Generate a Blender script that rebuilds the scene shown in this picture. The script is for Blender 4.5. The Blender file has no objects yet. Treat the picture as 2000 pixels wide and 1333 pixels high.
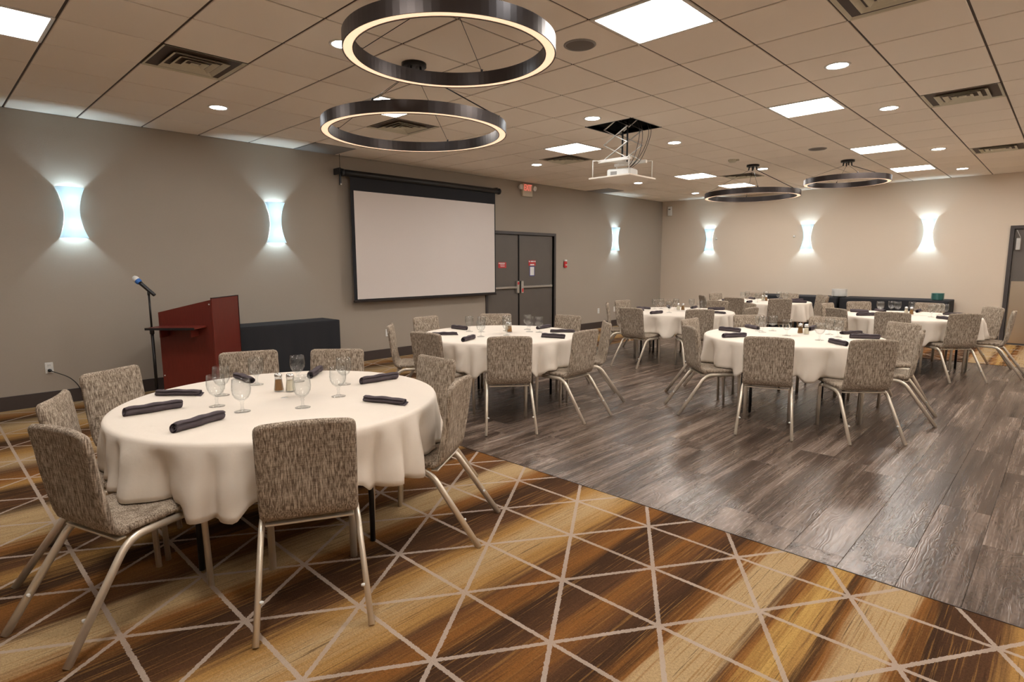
import bpy, math, random
from mathutils import Vector, Matrix
random.seed(7)
S = bpy.context.scene
COL = S.collection
PI = math.pi
# ------------------------------------------------------------------ camera
f_px, pitch, yaw, roll = 1130.3, math.radians(-7.63), math.radians(43.96), math.radians(-0.22)
fwd = Vector((-math.sin(yaw)*math.cos(pitch), math.cos(yaw)*math.cos(pitch), math.sin(pitch)))
rt = Vector((math.cos(yaw), math.sin(yaw), 0)); up = rt.cross(fwd)
r2 = rt*math.cos(roll)+up*math.sin(roll); u2 = -rt*math.sin(roll)+up*math.cos(roll)
cd = bpy.data.cameras.new('camera'); cam = bpy.data.objects.new('camera', cd); COL.objects.link(cam)
cd.sensor_fit = 'HORIZONTAL'; cd.sensor_width = 36; cd.lens = f_px/2000*36; cd.clip_start = .02; cd.clip_end = 100
M = Matrix(((r2.x, u2.x, -fwd.x, 0), (r2.y, u2.y, -fwd.y, 0), (r2.z, u2.z, -fwd.z, 1.515), (0, 0, 0, 1)))
cam.matrix_world = M
S.camera = cam
# ------------------------------------------------------------------ world and exposure
w = bpy.data.worlds.new('world'); S.world = w; w.use_nodes = True
w.node_tree.nodes['Background'].inputs[0].default_value = (.02, .02, .02, 1)
S.view_settings.view_transform = 'Standard'; S.view_settings.look = 'None'
S.view_settings.gamma = 1; S.view_settings.use_curve_mapping = False
S.view_settings.exposure = 1.2
PANEL_L, DOWN_L, RING_L, SCONCE_L = 16.0, 45.0, .50, 330.0
try:
    S.cycles.use_denoising = True; S.cycles.max_bounces = 7; S.cycles.diffuse_bounces = 4
    S.cycles.transparent_max_bounces = 18; S.cycles.adaptive_threshold = .02; S.cycles.sample_clamp_indirect = 6
except Exception: pass
# ------------------------------------------------------------------ room constants
XW, XR, YB, YF, HC, TL = -7.93, 1.824, 13.95, -2.215, 3.10, .6096
GX, GY = -1.224, 2.052
WX0, WY0, WY1 = -6.15, 3.08, 11.0     # vinyl plank area (to the right wall)
# ------------------------------------------------------------------ mesh helpers
class MB:
    def __init__(s): s.v = []; s.f = []; s.sm = []
    def add(s, vs, fs, smooth=False):
        o = len(s.v); s.v += [tuple(p) for p in vs]
        for q in fs: s.f.append(tuple(i+o for i in q)); s.sm.append(smooth)
        return s
    def box(s, x0, x1, y0, y1, z0, z1, b=0):
        if b <= 0:
            vs = [(x, y, z) for z in (z0, z1) for y in (y0, y1) for x in (x0, x1)]
            return s.add(vs, [(0, 2, 3, 1), (4, 5, 7, 6), (0, 1, 5, 4), (2, 6, 7, 3), (0, 4, 6, 2), (1, 3, 7, 5)])
        rings = []
        for z, i in ((z0, b), (z0+b, 0), (z1-b, 0), (z1, b)):
            a0, a1, c0, c1 = x0+i, x1-i, y0+i, y1-i
            rings.append([(a0+b, c0, z), (a1-b, c0, z), (a1, c0+b, z), (a1, c1-b, z), (a1-b, c1, z), (a0+b, c1, z), (a0, c1-b, z), (a0, c0+b, z)])
        return s.loft(rings, True, True)
    def loft(s, rings, cap0=True, cap1=True, smooth=False, closed=True):
        n = len(rings[0]); vs = [p for r in rings for p in r]; fs = []
        for k in range(len(rings)-1):
            for i in range(n if closed else n-1):
                j = (i+1) % n
                fs.append((k*n+i, k*n+j, (k+1)*n+j, (k+1)*n+i))
        s.add(vs, fs, smooth)
        o = len(s.v)-len(vs)
        if cap0: s.f.append(tuple(o+i for i in reversed(range(n)))); s.sm.append(False)
        if cap1: s.f.append(tuple(o+(len(rings)-1)*n+i for i in range(n))); s.sm.append(False)
        return s
    def lathe(s, prof, n=20, c=(0, 0, 0), cap0=True, cap1=True, smooth=True, a0=0, a1=2*PI):
        full = abs(a1-a0-2*PI) < 1e-6
        m = n if full else n+1
        rings = [[(c[0]+r*math.cos(a0+(a1-a0)*i/n), c[1]+r*math.sin(a0+(a1-a0)*i/n), c[2]+z) for i in range(m)] for r, z in prof]
        return s.loft(rings, cap0, cap1, smooth, full)
    def tube(s, path, a, b=None, n=8, up=(0, 0, 1), cap=True, smooth=True, twist=0):
        b = b or a; P = [Vector(p) for p in path]; rings = []
        ref = Vector(up); prev = None
        for i, p in enumerate(P):
            t = (P[min(i+1, len(P)-1)]-P[max(i-1, 0)]).normalized()
            if prev is None:
                x = ref.cross(t)
                if x.length < 1e-3: x = Vector((1, 0, 0)).cross(t)
            else: x = prev-t*prev.dot(t)
            x.normalize(); prev = x; y = t.cross(x)
            aa = a[i] if isinstance(a, (list, tuple)) else a; bb = b[i] if isinstance(b, (list, tuple)) else b
            rings.append([p+x*(aa*math.cos(2*PI*k/n+twist))+y*(bb*math.sin(2*PI*k/n+twist)) for k in range(n)])
        return s.loft(rings, cap, cap, smooth)
    def xf(s, mat):
        s.v = [tuple(mat @ Vector(p)) for p in s.v]; return s
    def mesh(s, name):
        me = bpy.data.meshes.new(name); me.from_pydata(s.v, [], s.f); me.update()
        me.polygons.foreach_set('use_smooth', s.sm); return me
    def build(s, name, mat, parent=None):
        return obj(name, s.mesh(name), mat, parent)
def obj(name, me, mat, parent=None):
    if mat is not None and not me.materials: me.materials.append(mat)
    o = bpy.data.objects.new(name, me); COL.objects.link(o)
    if parent: o.parent = parent
    return o
def tag(o, label=None, cat=None, group=None, kind=None):
    if label: o['label'] = label
    if cat: o['category'] = cat
    if group: o['group'] = group
    if kind: o['kind'] = kind
    return o
def thing(name, label, cat, loc=(0, 0, 0), rz=0, group=None):
    o = bpy.data.objects.new(name, None); COL.objects.link(o); o.empty_display_size = .1
    o.location = loc; o.rotation_euler = (0, 0, rz)
    return tag(o, label, cat, group)
def dup(src, loc=None, rz=None, label=None, group=None, parent=None):
    c = src.copy(); COL.objects.link(c); c.parent = parent
    if loc is not None: c.location = loc
    if rz is not None: c.rotation_euler = (0, 0, rz)
    if label: c['label'] = label
    if group: c['group'] = group
    for ch in src.children: dup(ch, parent=c)
    return c
def bend(pts, r, n=6):
    out = [Vector(pts[0])]
    for i in range(1, len(pts)-1):
        p = Vector(pts[i]); a = (Vector(pts[i-1])-p); b = (Vector(pts[i+1])-p)
        rr = min(r, a.length*.48, b.length*.48); a = p+a.normalized()*rr; b = p+b.normalized()*rr
        for k in range(n+1):
            t = k/n; out.append(a*(1-t)**2+p*2*t*(1-t)+b*t*t)
    out.append(Vector(pts[-1])); return out
# ------------------------------------------------------------------ material helpers
class NT:
    def __init__(s, name):
        s.m = bpy.data.materials.new(name); s.m.use_nodes = True; s.t = s.m.node_tree; s.n = s.t.nodes
        s.b = s.n['Principled BSDF']; s.out = s.n['Material Output']
    def node(s, typ, **kw):
        x = s.n.new(typ)
        for k, v in kw.items(): setattr(x, k, v)
        return x
    def put(s, inp, v):
        if v is None: return
        if hasattr(v, 'is_output') or isinstance(v, bpy.types.NodeSocket): s.t.links.new(v, inp)
        else: inp.default_value = v
    def math(s, op, a, b=None, c=None, clamp=False):
        x = s.node('ShaderNodeMath', operation=op, use_clamp=clamp)
        for i, v in enumerate((a, b, c)): s.put(x.inputs[i], v)
        return x.outputs[0]
    def coord(s, kind='Object'): return s.node('ShaderNodeTexCoord').outputs[kind]
    def mapping(s, vec, scale=(1, 1, 1), loc=(0, 0, 0), rot=(0, 0, 0)):
        x = s.node('ShaderNodeMapping'); s.put(x.inputs['Vector'], vec)
        x.inputs['Scale'].default_value = scale; s.put(x.inputs['Location'], loc); x.inputs['Rotation'].default_value = rot
        return x.outputs[0]
    def noise(s, vec, scale=5, detail=4, rough=.6, col=False):
        x = s.node('ShaderNodeTexNoise'); s.put(x.inputs['Vector'], vec)
        x.inputs['Scale'].default_value = scale; x.inputs['Detail'].default_value = detail; x.inputs['Roughness'].default_value = rough
        return x.outputs['Color' if col else 'Fac']
    def ramp(s, fac, stops, interp='LINEAR'):
        x = s.node('ShaderNodeValToRGB'); s.put(x.inputs[0], fac); e = x.color_ramp; e.interpolation = interp
        while len(e.elements) < len(stops): e.elements.new(.5)
        for el, (p, c) in zip(e.elements, stops):
            el.position = p; el.color = (*c[:3], 1)
        return x.outputs[0]
    def mix(s, fac, a, b, mode='MIX'):
        x = s.node('ShaderNodeMix', data_type='RGBA', blend_type=mode)
        s.put(x.inputs[0], fac)
        for i, v in ((6, a), (7, b)):
            s.put(x.inputs[i], (*v[:3], 1) if isinstance(v, tuple) else v)
        return x.outputs[2]
    def bump(s, h, strength=.3, dist=.01):
        x = s.node('ShaderNodeBump'); s.put(x.inputs['Height'], h); x.inputs['Strength'].default_value = strength
        x.inputs['Distance'].default_value = dist; s.t.links.new(x.outputs[0], s.b.inputs['Normal'])
    def set(s, base=None, rough=None, metal=None, spec=None, **kw):
        for k, v in (('Base Color', base), ('Roughness', rough), ('Metallic', metal), ('Specular IOR Level', spec)):
            if v is not None: s.put(s.b.inputs[k], (*v[:3], 1) if isinstance(v, tuple) else v)
        for k, v in kw.items(): s.put(s.b.inputs[k.replace('_', ' ')], v)
        return s.m
def lin(r, g, b):
    f = lambda c: (c/255/12.92) if c/255 <= .04045 else ((c/255+.055)/1.055)**2.4
    return (f(r), f(g), f(b))
def plain(name, col, rough=.5, metal=0, var=.06, scale=30, spec=None):
    n = NT(name); nz = n.noise(n.coord(), scale, 3)
    c2 = tuple(max(0, c*(1-var*2)) for c in col)
    return n.set(n.mix(nz, col, c2), rough, metal, spec)
def emitter(name, col, strength):
    n = NT(name); n.set((.8, .8, .8), .5)
    n.b.inputs['Emission Color'].default_value = (*col, 1); n.b.inputs['Emission Strength'].default_value = strength
    return n.m
def wallmat(name, col, d=.75):
    n = NT(name); c = n.coord('Object')
    g = n.noise(n.mapping(c, (9, 9, 60)), 6, 5, .7); h = n.noise(c, 1.2, 2)
    col2 = tuple(x*d for x in col)
    n.set(n.mix(n.math('ADD', n.math('MULTIPLY', g, .7), n.math('MULTIPLY', h, .3)), col2, col), .75, 0, .25)
    n.bump(n.noise(n.mapping(c, (30, 30, 75)), 4, 4, .7), .35, .006); return n.m
MAT = {}
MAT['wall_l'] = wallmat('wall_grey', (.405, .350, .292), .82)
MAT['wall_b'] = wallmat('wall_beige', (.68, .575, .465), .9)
MAT['base'] = plain('baseboard_brown', lin(66, 56, 52), .5)
n = NT('ceiling_tile_mat'); c = n.coord('Object'); inf = n.node('ShaderNodeObjectInfo').outputs['Random']
sp = n.noise(c, 160, 3, .7)
n.set(n.mix(n.math('MULTIPLY', inf, .5), n.mix(sp, (.90, .80, .69), (.94, .85, .74)), (.84, .75, .65)), .9, 0, .1)
n.bump(sp, .25, .003); MAT['tile'] = n.m
MAT['grid'] = plain('ceiling_grid', lin(70, 52, 38), .6)
MAT['dark'] = plain('plenum_dark', (.008, .010, .010), .8)
MAT['white'] = plain('white_plastic', (.78, .77, .74), .4)
MAT['whitemetal'] = plain('white_enamel', (.80, .76, .70), .35)
MAT['black'] = plain('black_plastic', (.012, .012, .013), .4)
MAT['blackmetal'] = plain('black_metal', (.014, .013, .013), .35, .3)
MAT['blackcloth'] = plain('black_cloth', (.016, .017, .022), .85, 0, .2, 200)
MAT['silver'] = plain('brushed_silver', (.62, .60, .57), .32, .9)
MAT['chrome'] = plain('chrome', (.8, .8, .8), .15, 1)
MAT['champ'] = plain('champagne_metal', (.80, .72, .60), .36, .6)
MAT['bronze'] = plain('dark_bronze', (.045, .036, .034), .35, .6)
MAT['vent'] = plain('vent_olive', (.66, .61, .47), .5)
MAT['ventgrey'] = plain('vent_grey', (.30, .28, .26), .6)
MAT['speaker'] = plain('speaker_grille', (.16, .135, .115), .7)
MAT['panel'] = emitter('panel_light', (1, .935, .87), PANEL_L)
MAT['downl'] = emitter('down_light', (.92, .97, 1), DOWN_L)
MAT['ringl'] = emitter('ring_light', (1, .60, .37), RING_L)
MAT['sconcel'] = emitter('sconce_lamp', (.64, .86, 1), SCONCE_L)
n = NT('sconce_shade'); n.set((.80, .86, .88), .35); n.b.inputs['Transmission Weight'].default_value = 0
tr = n.node('ShaderNodeBsdfTranslucent'); tr.inputs[0].default_value = (.80, .89, .93, 1)
mx = n.node('ShaderNodeMixShader'); mx.inputs[0].default_value = .5
n.t.links.new(n.b.outputs[0], mx.inputs[1]); n.t.links.new(tr.outputs[0], mx.inputs[2]); n.t.links.new(mx.outputs[0], n.out.inputs[0]); MAT['shade'] = n.m
MAT['screen'] = plain('screen_white', (.70, .635, .60), .8, 0, .02, 60, .1)
MAT['door'] = plain('door_brown', (.125, .108, .094), .5, 0, .08, 4)
MAT['doorframe'] = plain('door_frame_dark', (.055, .046, .044), .45)
MAT['red'] = plain('red_paint', (.55, .03, .035), .4)
MAT['exitred'] = emitter('exit_letters', (1, .03, .025), .42)
MAT['cream'] = plain('cream_plastic', (.60, .52, .38), .4)
MAT['paper'] = plain('paper_white', (.8, .8, .8), .7)
MAT['blue'] = plain('blue_foam', (.04, .17, .55), .6)
MAT['bluepaper'] = plain('blue_border', (.05, .06, .28), .6)
MAT['teal'] = plain('teal_ceramic', (.07, .22, .20), .3)
MAT['china'] = plain('white_china', (.90, .88, .85), .25)
n = NT('mahogany'); c = n.coord('Object')
g = n.noise(n.mapping(c, (14, 14, 1.2)), 5, 6, .65); g2 = n.noise(n.mapping(c, (2.5, 2.5, .7)), 3, 2)
n.set(n.mix(n.math('MULTIPLY', g2, .6), n.mix(g, (.06, .007, .005), (.21, .030, .018)), (.13, .018, .011)), .35); MAT['mahog'] = n.m
n = NT('metal_plate'); c = n.coord('Object'); g = n.noise(n.mapping(c, (1, 1, 120)), 3, 3)
n.set((.60, .50, .38), n.math('ADD', n.math('MULTIPLY', g, .2), .22), .95); MAT['kick'] = n.m
# woven chair fabric: crossed yarn streaks
def fabric(name, dark, mid, light):
    n = NT(name); c = n.coord('Object')
    v = n.noise(n.mapping(c, (200, 200, 13)), 1.0, 3, .65)
    h = n.noise(n.mapping(c, (20, 20, 380)), 1.0, 3, .7)
    y = n.noise(n.mapping(c, (400, 16, 400)), 1.0, 2, .6)
    k = n.math('ADD', n.math('MULTIPLY', v, .66), n.math('ADD', n.math('MULTIPLY', h, .26), n.math('MULTIPLY', y, .12)))
    col = n.ramp(k, [(.33, dark), (.47, mid), (.63, light)])
    n.set(col, .92, 0, .1); n.bump(k, .18, .002); return n.m
MAT['fabric'] = fabric('chair_tweed', (.042, .030, .021), (.180, .138, .102), (.56, .475, .38))
n = NT('linen_cloth'); c = n.coord('Object')
g = n.noise(n.mapping(c, (3, 3, 3)), 2, 3); wv = n.noise(c, 300, 2)
n.set(n.mix(g, (.765, .695, .61), (.72, .645, .555)), .85, 0, .15); n.bump(n.math('ADD', n.math('MULTIPLY', wv, .1), n.noise(c, 9, 3)), .22, .012); MAT['linen'] = n.m
n = NT('napkin_cloth'); c = n.coord('Object'); g = n.noise(c, 250, 2); g2 = n.noise(c, 22, 2)
n.set(n.mix(g2, (.060, .048, .054), (.115, .095, .105)), .85, 0, .15); n.bump(n.math('ADD', g, n.math('MULTIPLY', g2, 2)), .3, .004); MAT['napkin'] = n.m
# thin clear glass: reflection by Fresnel over straight transparency
n = NT('clear_glass'); n.n.remove(n.b)
tr = n.node('ShaderNodeBsdfTransparent')
gl = n.node('ShaderNodeBsdfGlossy'); gl.inputs['Roughness'].default_value = .04; gl.inputs[0].default_value = (.9, .9, .9, 1)
lw = n.node('ShaderNodeLayerWeight'); lw.inputs[0].default_value = .35
n.t.links.new(n.ramp(lw.outputs['Facing'], [(0, (.97, .975, .975)), (.5, (.93, .94, .94)), (.8, (.72, .73, .73)), (1, (.30, .31, .31))]), tr.inputs[0])
fac = n.math('ADD', n.math('MULTIPLY', n.math('POWER', lw.outputs['Facing'], 3.2), .6), .035, clamp=True)
mx = n.node('ShaderNodeMixShader'); n.put(mx.inputs[0], fac)
n.t.links.new(tr.outputs[0], mx.inputs[1]); n.t.links.new(gl.outputs[0], mx.inputs[2]); n.t.links.new(mx.outputs[0], n.out.inputs[0]); MAT['glass'] = n.m
MAT['pepper'] = plain('pepper_grains', (.42, .20, .055), .8, 0, .35, 400)
MAT['salt'] = plain('salt_grains', (.78, .70, .54), .8, 0, .05, 400)
# vinyl plank
n = NT('vinyl_plank'); c = n.coord('Object'); rnd = n.node('ShaderNodeObjectInfo').outputs['Random']
off = n.node('ShaderNodeCombineXYZ'); n.put(off.inputs[0], n.math('MULTIPLY', rnd, 37)); n.put(off.inputs[1], n.math('MULTIPLY', rnd, 91))
cc = n.mapping(c, (1, 1, 1), off.outputs[0])
broad = n.noise(n.mapping(cc, (9, .55, 1)), 1.1, 3, .55)
warp = n.noise(n.mapping(cc, (5, 1.1, 1)), 1.5, 2)
sx = n.node('ShaderNodeSeparateXYZ'); n.put(sx.inputs[0], cc)
ringv = n.math('SINE', n.math('MULTIPLY', n.math('ADD', n.math('MULTIPLY', sx.outputs[0], 3.0), n.math('MULTIPLY', warp, 1.6)), 62))
fine = n.noise(n.mapping(cc, (85, 1.3, 1)), 1.2, 4, .65)
k = n.math('ADD', n.math('MULTIPLY', broad, .98), n.math('ADD', n.math('MULTIPLY', ringv, .030), n.math('MULTIPLY', n.math('SUBTRACT', fine, .5), .35)))
k = n.math('ADD', k, n.math('MULTIPLY', n.math('SUBTRACT', rnd, .5), .15))
col = n.ramp(k, [(.25, (.028, .018, .013)), (.45, (.088, .060, .045)), (.60, (.185, .135, .105)), (.82, (.36, .28, .225))])
n.set(col, n.math('ADD', n.math('MULTIPLY', fine, .16), .18), 0, .6); n.bump(n.math('ADD', fine, n.math('MULTIPLY', ringv, .3)), .18, .003); MAT['plank'] = n.m
# carpet: brush-stroke bands along Y, triangular net of pale lines
n = NT('carpet_mat'); c = n.coord('Object'); sp_ = n.node('ShaderNodeSeparateXYZ'); n.put(sp_.inputs[0], c)
X, Y = sp_.outputs[0], sp_.outputs[1]
w1 = n.noise(n.mapping(c, (9, .55, 1)), 1, 2); w2 = n.noise(n.mapping(c, (60, 1.3, 1)), 1, 4, .65)
xs = n.math('ADD', X, n.math('ADD', n.math('MULTIPLY', n.math('SUBTRACT', w1, .5), .16), n.math('MULTIPLY', n.math('SUBTRACT', w2, .5), .17)))
DK, BR, OR, GO, TA, YE = (.062, .033, .019), (.125, .060, .029), (.29, .125, .034), (.46, .26, .085), (.56, .40, .215), (.64, .41, .13)
bandB = [(-3.30, OR), (-3.02, BR), (-2.94, TA), (-2.78, TA), (-2.68, OR), (-2.56, DK), (-2.28, BR), (-2.20, GO), (-2.06, TA), (-1.90, GO), (-1.83, BR), (-1.70, OR), (-1.60, DK), (-1.45, BR), (-1.38, OR), (-1.28, BR), (-1.14, DK), (-1.07, OR), (-1.02, TA), (-.86, TA), (-.81, BR), (-.77, OR), (-.70, YE), (-.65, GO), (-.62, DK), (-.57, OR), (-.50, TA), (-.38, TA), (-.34, OR), (-.27, DK), (-.10, BR), (-.02, GO)]
rb = lambda x: (x+3.4)/3.5
bandA = [(-7.95, TA), (-7.6, OR), (-7.45, DK), (-7.1, TA), (-6.7, GO), (-6.5, DK), (-6.3, BR), (-6.05, GO), (-5.8, TA), (-5.55, BR), (-5.35, OR), (-5.2, GO), (-5.05, DK), (-4.8, BR), (-4.65, DK), (-4.5, TA), (-4.3, TA), (-4.12, TA), (-4.0, OR), (-3.9, DK), (-3.72, BR), (-3.6, GO), (-3.5, DK), (-3.36, DK), (-3.3, OR)]
ra = lambda x: (x+8.0)/4.8
colB = n.ramp(n.math('DIVIDE', n.math('ADD', xs, 3.4), 3.5), [(rb(x), q) for x, q in bandB])
colA = n.ramp(n.math('DIVIDE', n.math('ADD', xs, 8.0), 4.8), [(ra(x), q) for x, q in bandA])
base = n.mix(n.math('GREATER_THAN', xs, -3.3), colA, colB)
st = n.noise(n.mapping(c, (95, 1.7, 1)), 1, 3, .65)
base = n.mix(n.math('MULTIPLY', n.ramp(st, [(.57, (0, 0, 0)), (.63, (1, 1, 1))]), .6), base, (.35, .19, .06))
base = n.mix(n.math('MULTIPLY', n.ramp(st, [(.34, (1, 1, 1)), (.40, (0, 0, 0))]), .62), base, (.050, .026, .014))
pile = n.noise(c, 190, 2, .8); pile2 = n.noise(c, 95, 2)
base = n.mix(n.math('MULTIPLY', n.math('SUBTRACT', n.math('ADD', pile, pile2), .45), .85), base, n.mix(1.0, base, (.42, .42, .42), 'MULTIPLY'))
base = n.mix(1.0, base, (1.0, .97, .95), 'MULTIPLY')
wob = n.math('MULTIPLY', n.math('SUBTRACT', n.noise(c, 75, 3), .5), .014)
def fam(e, spacing):
    return n.math('ADD', n.math('MULTIPLY', n.math('ABSOLUTE', n.math('SUBTRACT', e, n.math('ROUND', e))), spacing), wob)
ax = n.math('DIVIDE', n.math('ADD', X, 1.643), .52); ay = n.math('DIVIDE', n.math('SUBTRACT', Y, 2.048), .793)
d = n.math('MINIMUM', n.math('MINIMUM', fam(n.math('ADD', ax, ay), 1/2.30), fam(n.math('SUBTRACT', ax, ay), 1/2.30)), fam(n.math('MULTIPLY', ay, 2), .3965))
ln = n.math('MULTIPLY', n.math('LESS_THAN', d, .0100), n.math('ADD', .62, n.math('MULTIPLY', n.noise(c, 3.5, 1), .55)), clamp=True)
base = n.mix(n.math('MULTIPLY', ln, n.math('ADD', .55, n.math('MULTIPLY', pile, .75)), clamp=True), base, (.42, .335, .275))
n.set(base, .95, 0, .05); n.bump(n.math('ADD', pile, n.math('MULTIPLY', pile2, .6)), .6, .006); MAT['carpet'] = n.m
# ------------------------------------------------------------------ room shell
def struct(name, mb, mat): return tag(mb.build(name, mat), kind='structure')
floor = struct('floor', MB().box(XW-.1, XR+.1, YF-.1, YB+.1, -.15, -.012), MAT['dark'])
carpet = MB()
for x0, x1, y0, y1 in ((XW, XR, YF, WY0-.006), (XW, WX0-.003, WY0-.006, WY1+.006), (XW, XR, WY1+.006, YB)):
    carpet.box(x0, x1, y0, y1, -.012, 0)
carpet.build('carpet', MAT['carpet'], floor)
# planks, 0.25 m wide, laid along Y
PW, PLN = .25, 1.5
pm = MB().box(-PW/2+.0007, PW/2-.0007, -PLN/2+.0007, PLN/2-.0007, -.011, 0, .0012).mesh('plank'); pm.materials.append(MAT['plank'])
k = 0
x = -.225-PW*24
xs_ = []
while x < XR: xs_.append(x); x += PW
rest = MB()
for ci, x in enumerate(xs_):
    x0, x1 = max(x, WX0), min(x+PW, XR)
    if x1-x0 < .02: continue
    y = WY0-random.Random(ci*13+5).random()*PLN
    while y < WY1:
        y0, y1 = max(y, WY0), min(y+PLN, WY1)
        if y1-y0 > .01:
            if x < .15:
                o = obj('plank', pm, None, floor); o.location = ((x0+x1)/2, (y0+y1)/2, 0)
                o.scale = ((x1-x0)/PW, (y1-y0)/PLN, 1)
            else: rest.box(x0+.0007, x1-.0007, y0+.0007, y1-.0007, -.011, 0)
        y += PLN
tag(rest.build('plank_field', MAT['plank'], floor), kind='stuff')
MAT['strip'] = plain('transition_strip', lin(58, 44, 38), .4)
struct('trim_1', MB().box(WX0, XR, WY0-.006, WY0, -.012, .003), MAT['strip'])
struct('trim_2', MB().box(WX0, XR, WY1, WY1+.006, -.012, .003), MAT['strip'])
# door openings
D1 = (7.56, 9.50, 2.08)            # left wall double door clear opening y0 y1 top
D2 = (-.83, 1.05, 2.10)            # back wall door clear opening x0 x1 top
wl = MB(); wl.box(XW-.15, XW, YF, D1[0], 0, HC); wl.box(XW-.15, XW, D1[1], YB+.15, 0, HC); wl.box(XW-.15, XW, D1[0], D1[1], D1[2], HC)
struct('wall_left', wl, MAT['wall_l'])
wb = MB(); wb.box(XW, D2[0], YB, YB+.15, 0, HC); wb.box(D2[1], XR, YB, YB+.15, 0, HC); wb.box(D2[0], D2[1], YB, YB+.15, D2[2], HC)
struct('wall_back', wb, MAT['wall_b'])
struct('wall_right', MB().box(XR, XR+.15, YF, YB+.15, 0, HC), MAT['wall_b'])
struct('wall_front', MB().box(XW, XR, YF-.15, YF, 0, HC), MAT['wall_l'])
bl = MB(); bl.box(XW, XW+.014, YF, D1[0]-.06, 0, .15, .003); bl.box(XW, XW+.014, D1[1]+.06, YB, 0, .15, .003)
struct('baseboard_left', bl, MAT['base'])
bb = MB(); bb.box(XW+.014, D2[0]-.07, YB-.014, YB, 0, .15, .003); bb.box(D2[1]+.07, XR, YB-.014, YB, 0, .15, .003)
struct('baseboard_back', bb, MAT['base'])
# ceiling: dark grid plate + hung tiles; fixtures replace tiles
LIGHTS = [(-7, -3), (-2, -3), (3, -3), (-7, 2), (-2, 2), (3, 2), (-7, 7), (-2, 7), (3, 7), (-7, 13), (-2, 12), (3, 12), (-7, 16), (-2, 16), (3, 16)]  # out-of-view panels continue the spacing, added to even out the room light
VENTS = [(-7, -1), (0, 3), (0, 8), (0, 14), (-8, 3), (-8, 8), (-6, 14)]
GREY = [(-11, 3), (-11, 14)]
HOLE = (-5, 6)
hx0, hx1 = GX+HOLE[0]*TL, GX+(HOLE[0]+1)*TL; hy0, hy1 = GY+HOLE[1]*TL, GY+(HOLE[1]+1)*TL
cl = MB(); z0, z1 = HC+.007, HC+.05
cl.box(XW-.15, hx0, YF-.15, YB+.15, z0, z1); cl.box(hx1, XR+.15, YF-.15, YB+.15, z0, z1)
cl.box(hx0, hx1, YF-.15, hy0, z0, z1); cl.box(hx0, hx1, hy1, YB+.15, z0, z1)
ceiling = struct('ceiling', cl, MAT['grid'])
pl = MB()   # dark plenum box above the projector opening
pl.box(hx0-.02, hx0, hy0, hy1, HC, HC+.7); pl.box(hx1, hx1+.02, hy0, hy1, HC, HC+.7)
pl.box(hx0-.02, hx1+.02, hy0-.02, hy0, HC, HC+.7); pl.box(hx0-.02, hx1+.02, hy1, hy1+.02, HC, HC+.7); pl.box(hx0, hx1, hy0, hy1, HC+.68, HC+.7)
pl.build('plenum_box', MAT['dark'], ceiling)
gx, gy, bv = .008, .0085, .003
h = TL/2
tm = MB().loft([[(-h+gx+bv, -h+gy+bv, 0), (h-gx-bv, -h+gy+bv, 0), (h-gx-bv, h-gy-bv, 0), (-h+gx+bv, h-gy-bv, 0)],
                [(-h+gx, -h+gy, bv), (h-gx, -h+gy, bv), (h-gx, h-gy, bv), (-h+gx, h-gy, bv)],
                [(-h+gx, -h+gy, .012), (h-gx, -h+gy, .012), (h-gx, h-gy, .012), (-h+gx, h-gy, .012)]]).mesh('ceiling_tile')
tm.flip_normals(); tm.materials.append(MAT['tile'])
special = set(LIGHTS+VENTS+GREY+[HOLE])
def inview(p):
    d = Vector(p)-Vector((0, 0, 1.515)); z = d.dot(fwd)
    if z < .3: return False
    return abs(d.dot(r2)/z*f_px) < 1010 and abs(d.dot(u2)/z*f_px) < 680
trest = MB()
for i in range(-11, 5):
    for j in range(-7, 20):
        if (i, j) in special: continue
        cx, cy = GX+(i+.5)*TL, GY+(j+.5)*TL
        sy = 1
        if cy+h > YB: sy = (YB-(cy-h))/TL; cy = (YB+cy-h)/2
        if any(inview((cx+a*h, cy+b*h*sy, HC)) for a in (-1, 0, 1) for b in (-1, 0, 1)):
            o = obj('ceiling_tile', tm, None, ceiling); o.location = (cx, cy, HC); o.scale.y = sy
        else: trest.box(cx-h+gx, cx+h-gx, cy-h*sy+gy, cy+h*sy-gy, HC, HC+.012)
tag(trest.build('ceiling_tile_field', MAT['tile'], ceiling), kind='stuff')
# ------------------------------------------------------------------ ceiling fixtures
def cpos(i, j): return (GX+(i+.5)*TL, GY+(j+.5)*TL, HC)
near = {(-7, -3): 'near the left wall sconce by the plugged outlet', (-2, 2): 'next to the round ceiling speaker and small ring pendant', (-7, 2): 'behind the large ring pendant near the lectern',
        (-7, 7): 'beside the screen end near the projector lift', (-2, 7): 'midway along the row over the middle wood-floor table', (-7, 13): 'near the exit doors, beside a far ring pendant',
        (-2, 12): 'behind the far small ring pendant', (-7, 16): 'hidden partly by the far large ring pendant', (-2, 16): 'closest to the beige back wall'}
def light_panel():
    t = thing('ceiling_light', 'x', 'light panel', group='square ceiling light panels')
    f = MB(); a, b = h-.006, h-.028
    f.loft([[(-a, -a, -.004), (a, -a, -.004), (a, a, -.004), (-a, a, -.004)], [(-b, -b, -.004), (b, -b, -.004), (b, b, -.004), (-b, b, -.004)], [(-b, -b, .004), (b, -b, .004), (b, b, .004), (-b, b, .004)]], False, False)
    f.loft([[(-a, -a, -.004), (a, -a, -.004), (a, a, -.004), (-a, a, -.004)], [(-a, -a, .007), (a, -a, .007), (a, a, .007), (-a, a, .007)]], False, False)
    f.build('frame', MAT['whitemetal'], t)
    MB().box(-b, b, -b, b, .001, .006).build('diffuser', MAT['panel'], t)
    return t
src = light_panel(); first = True
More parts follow.
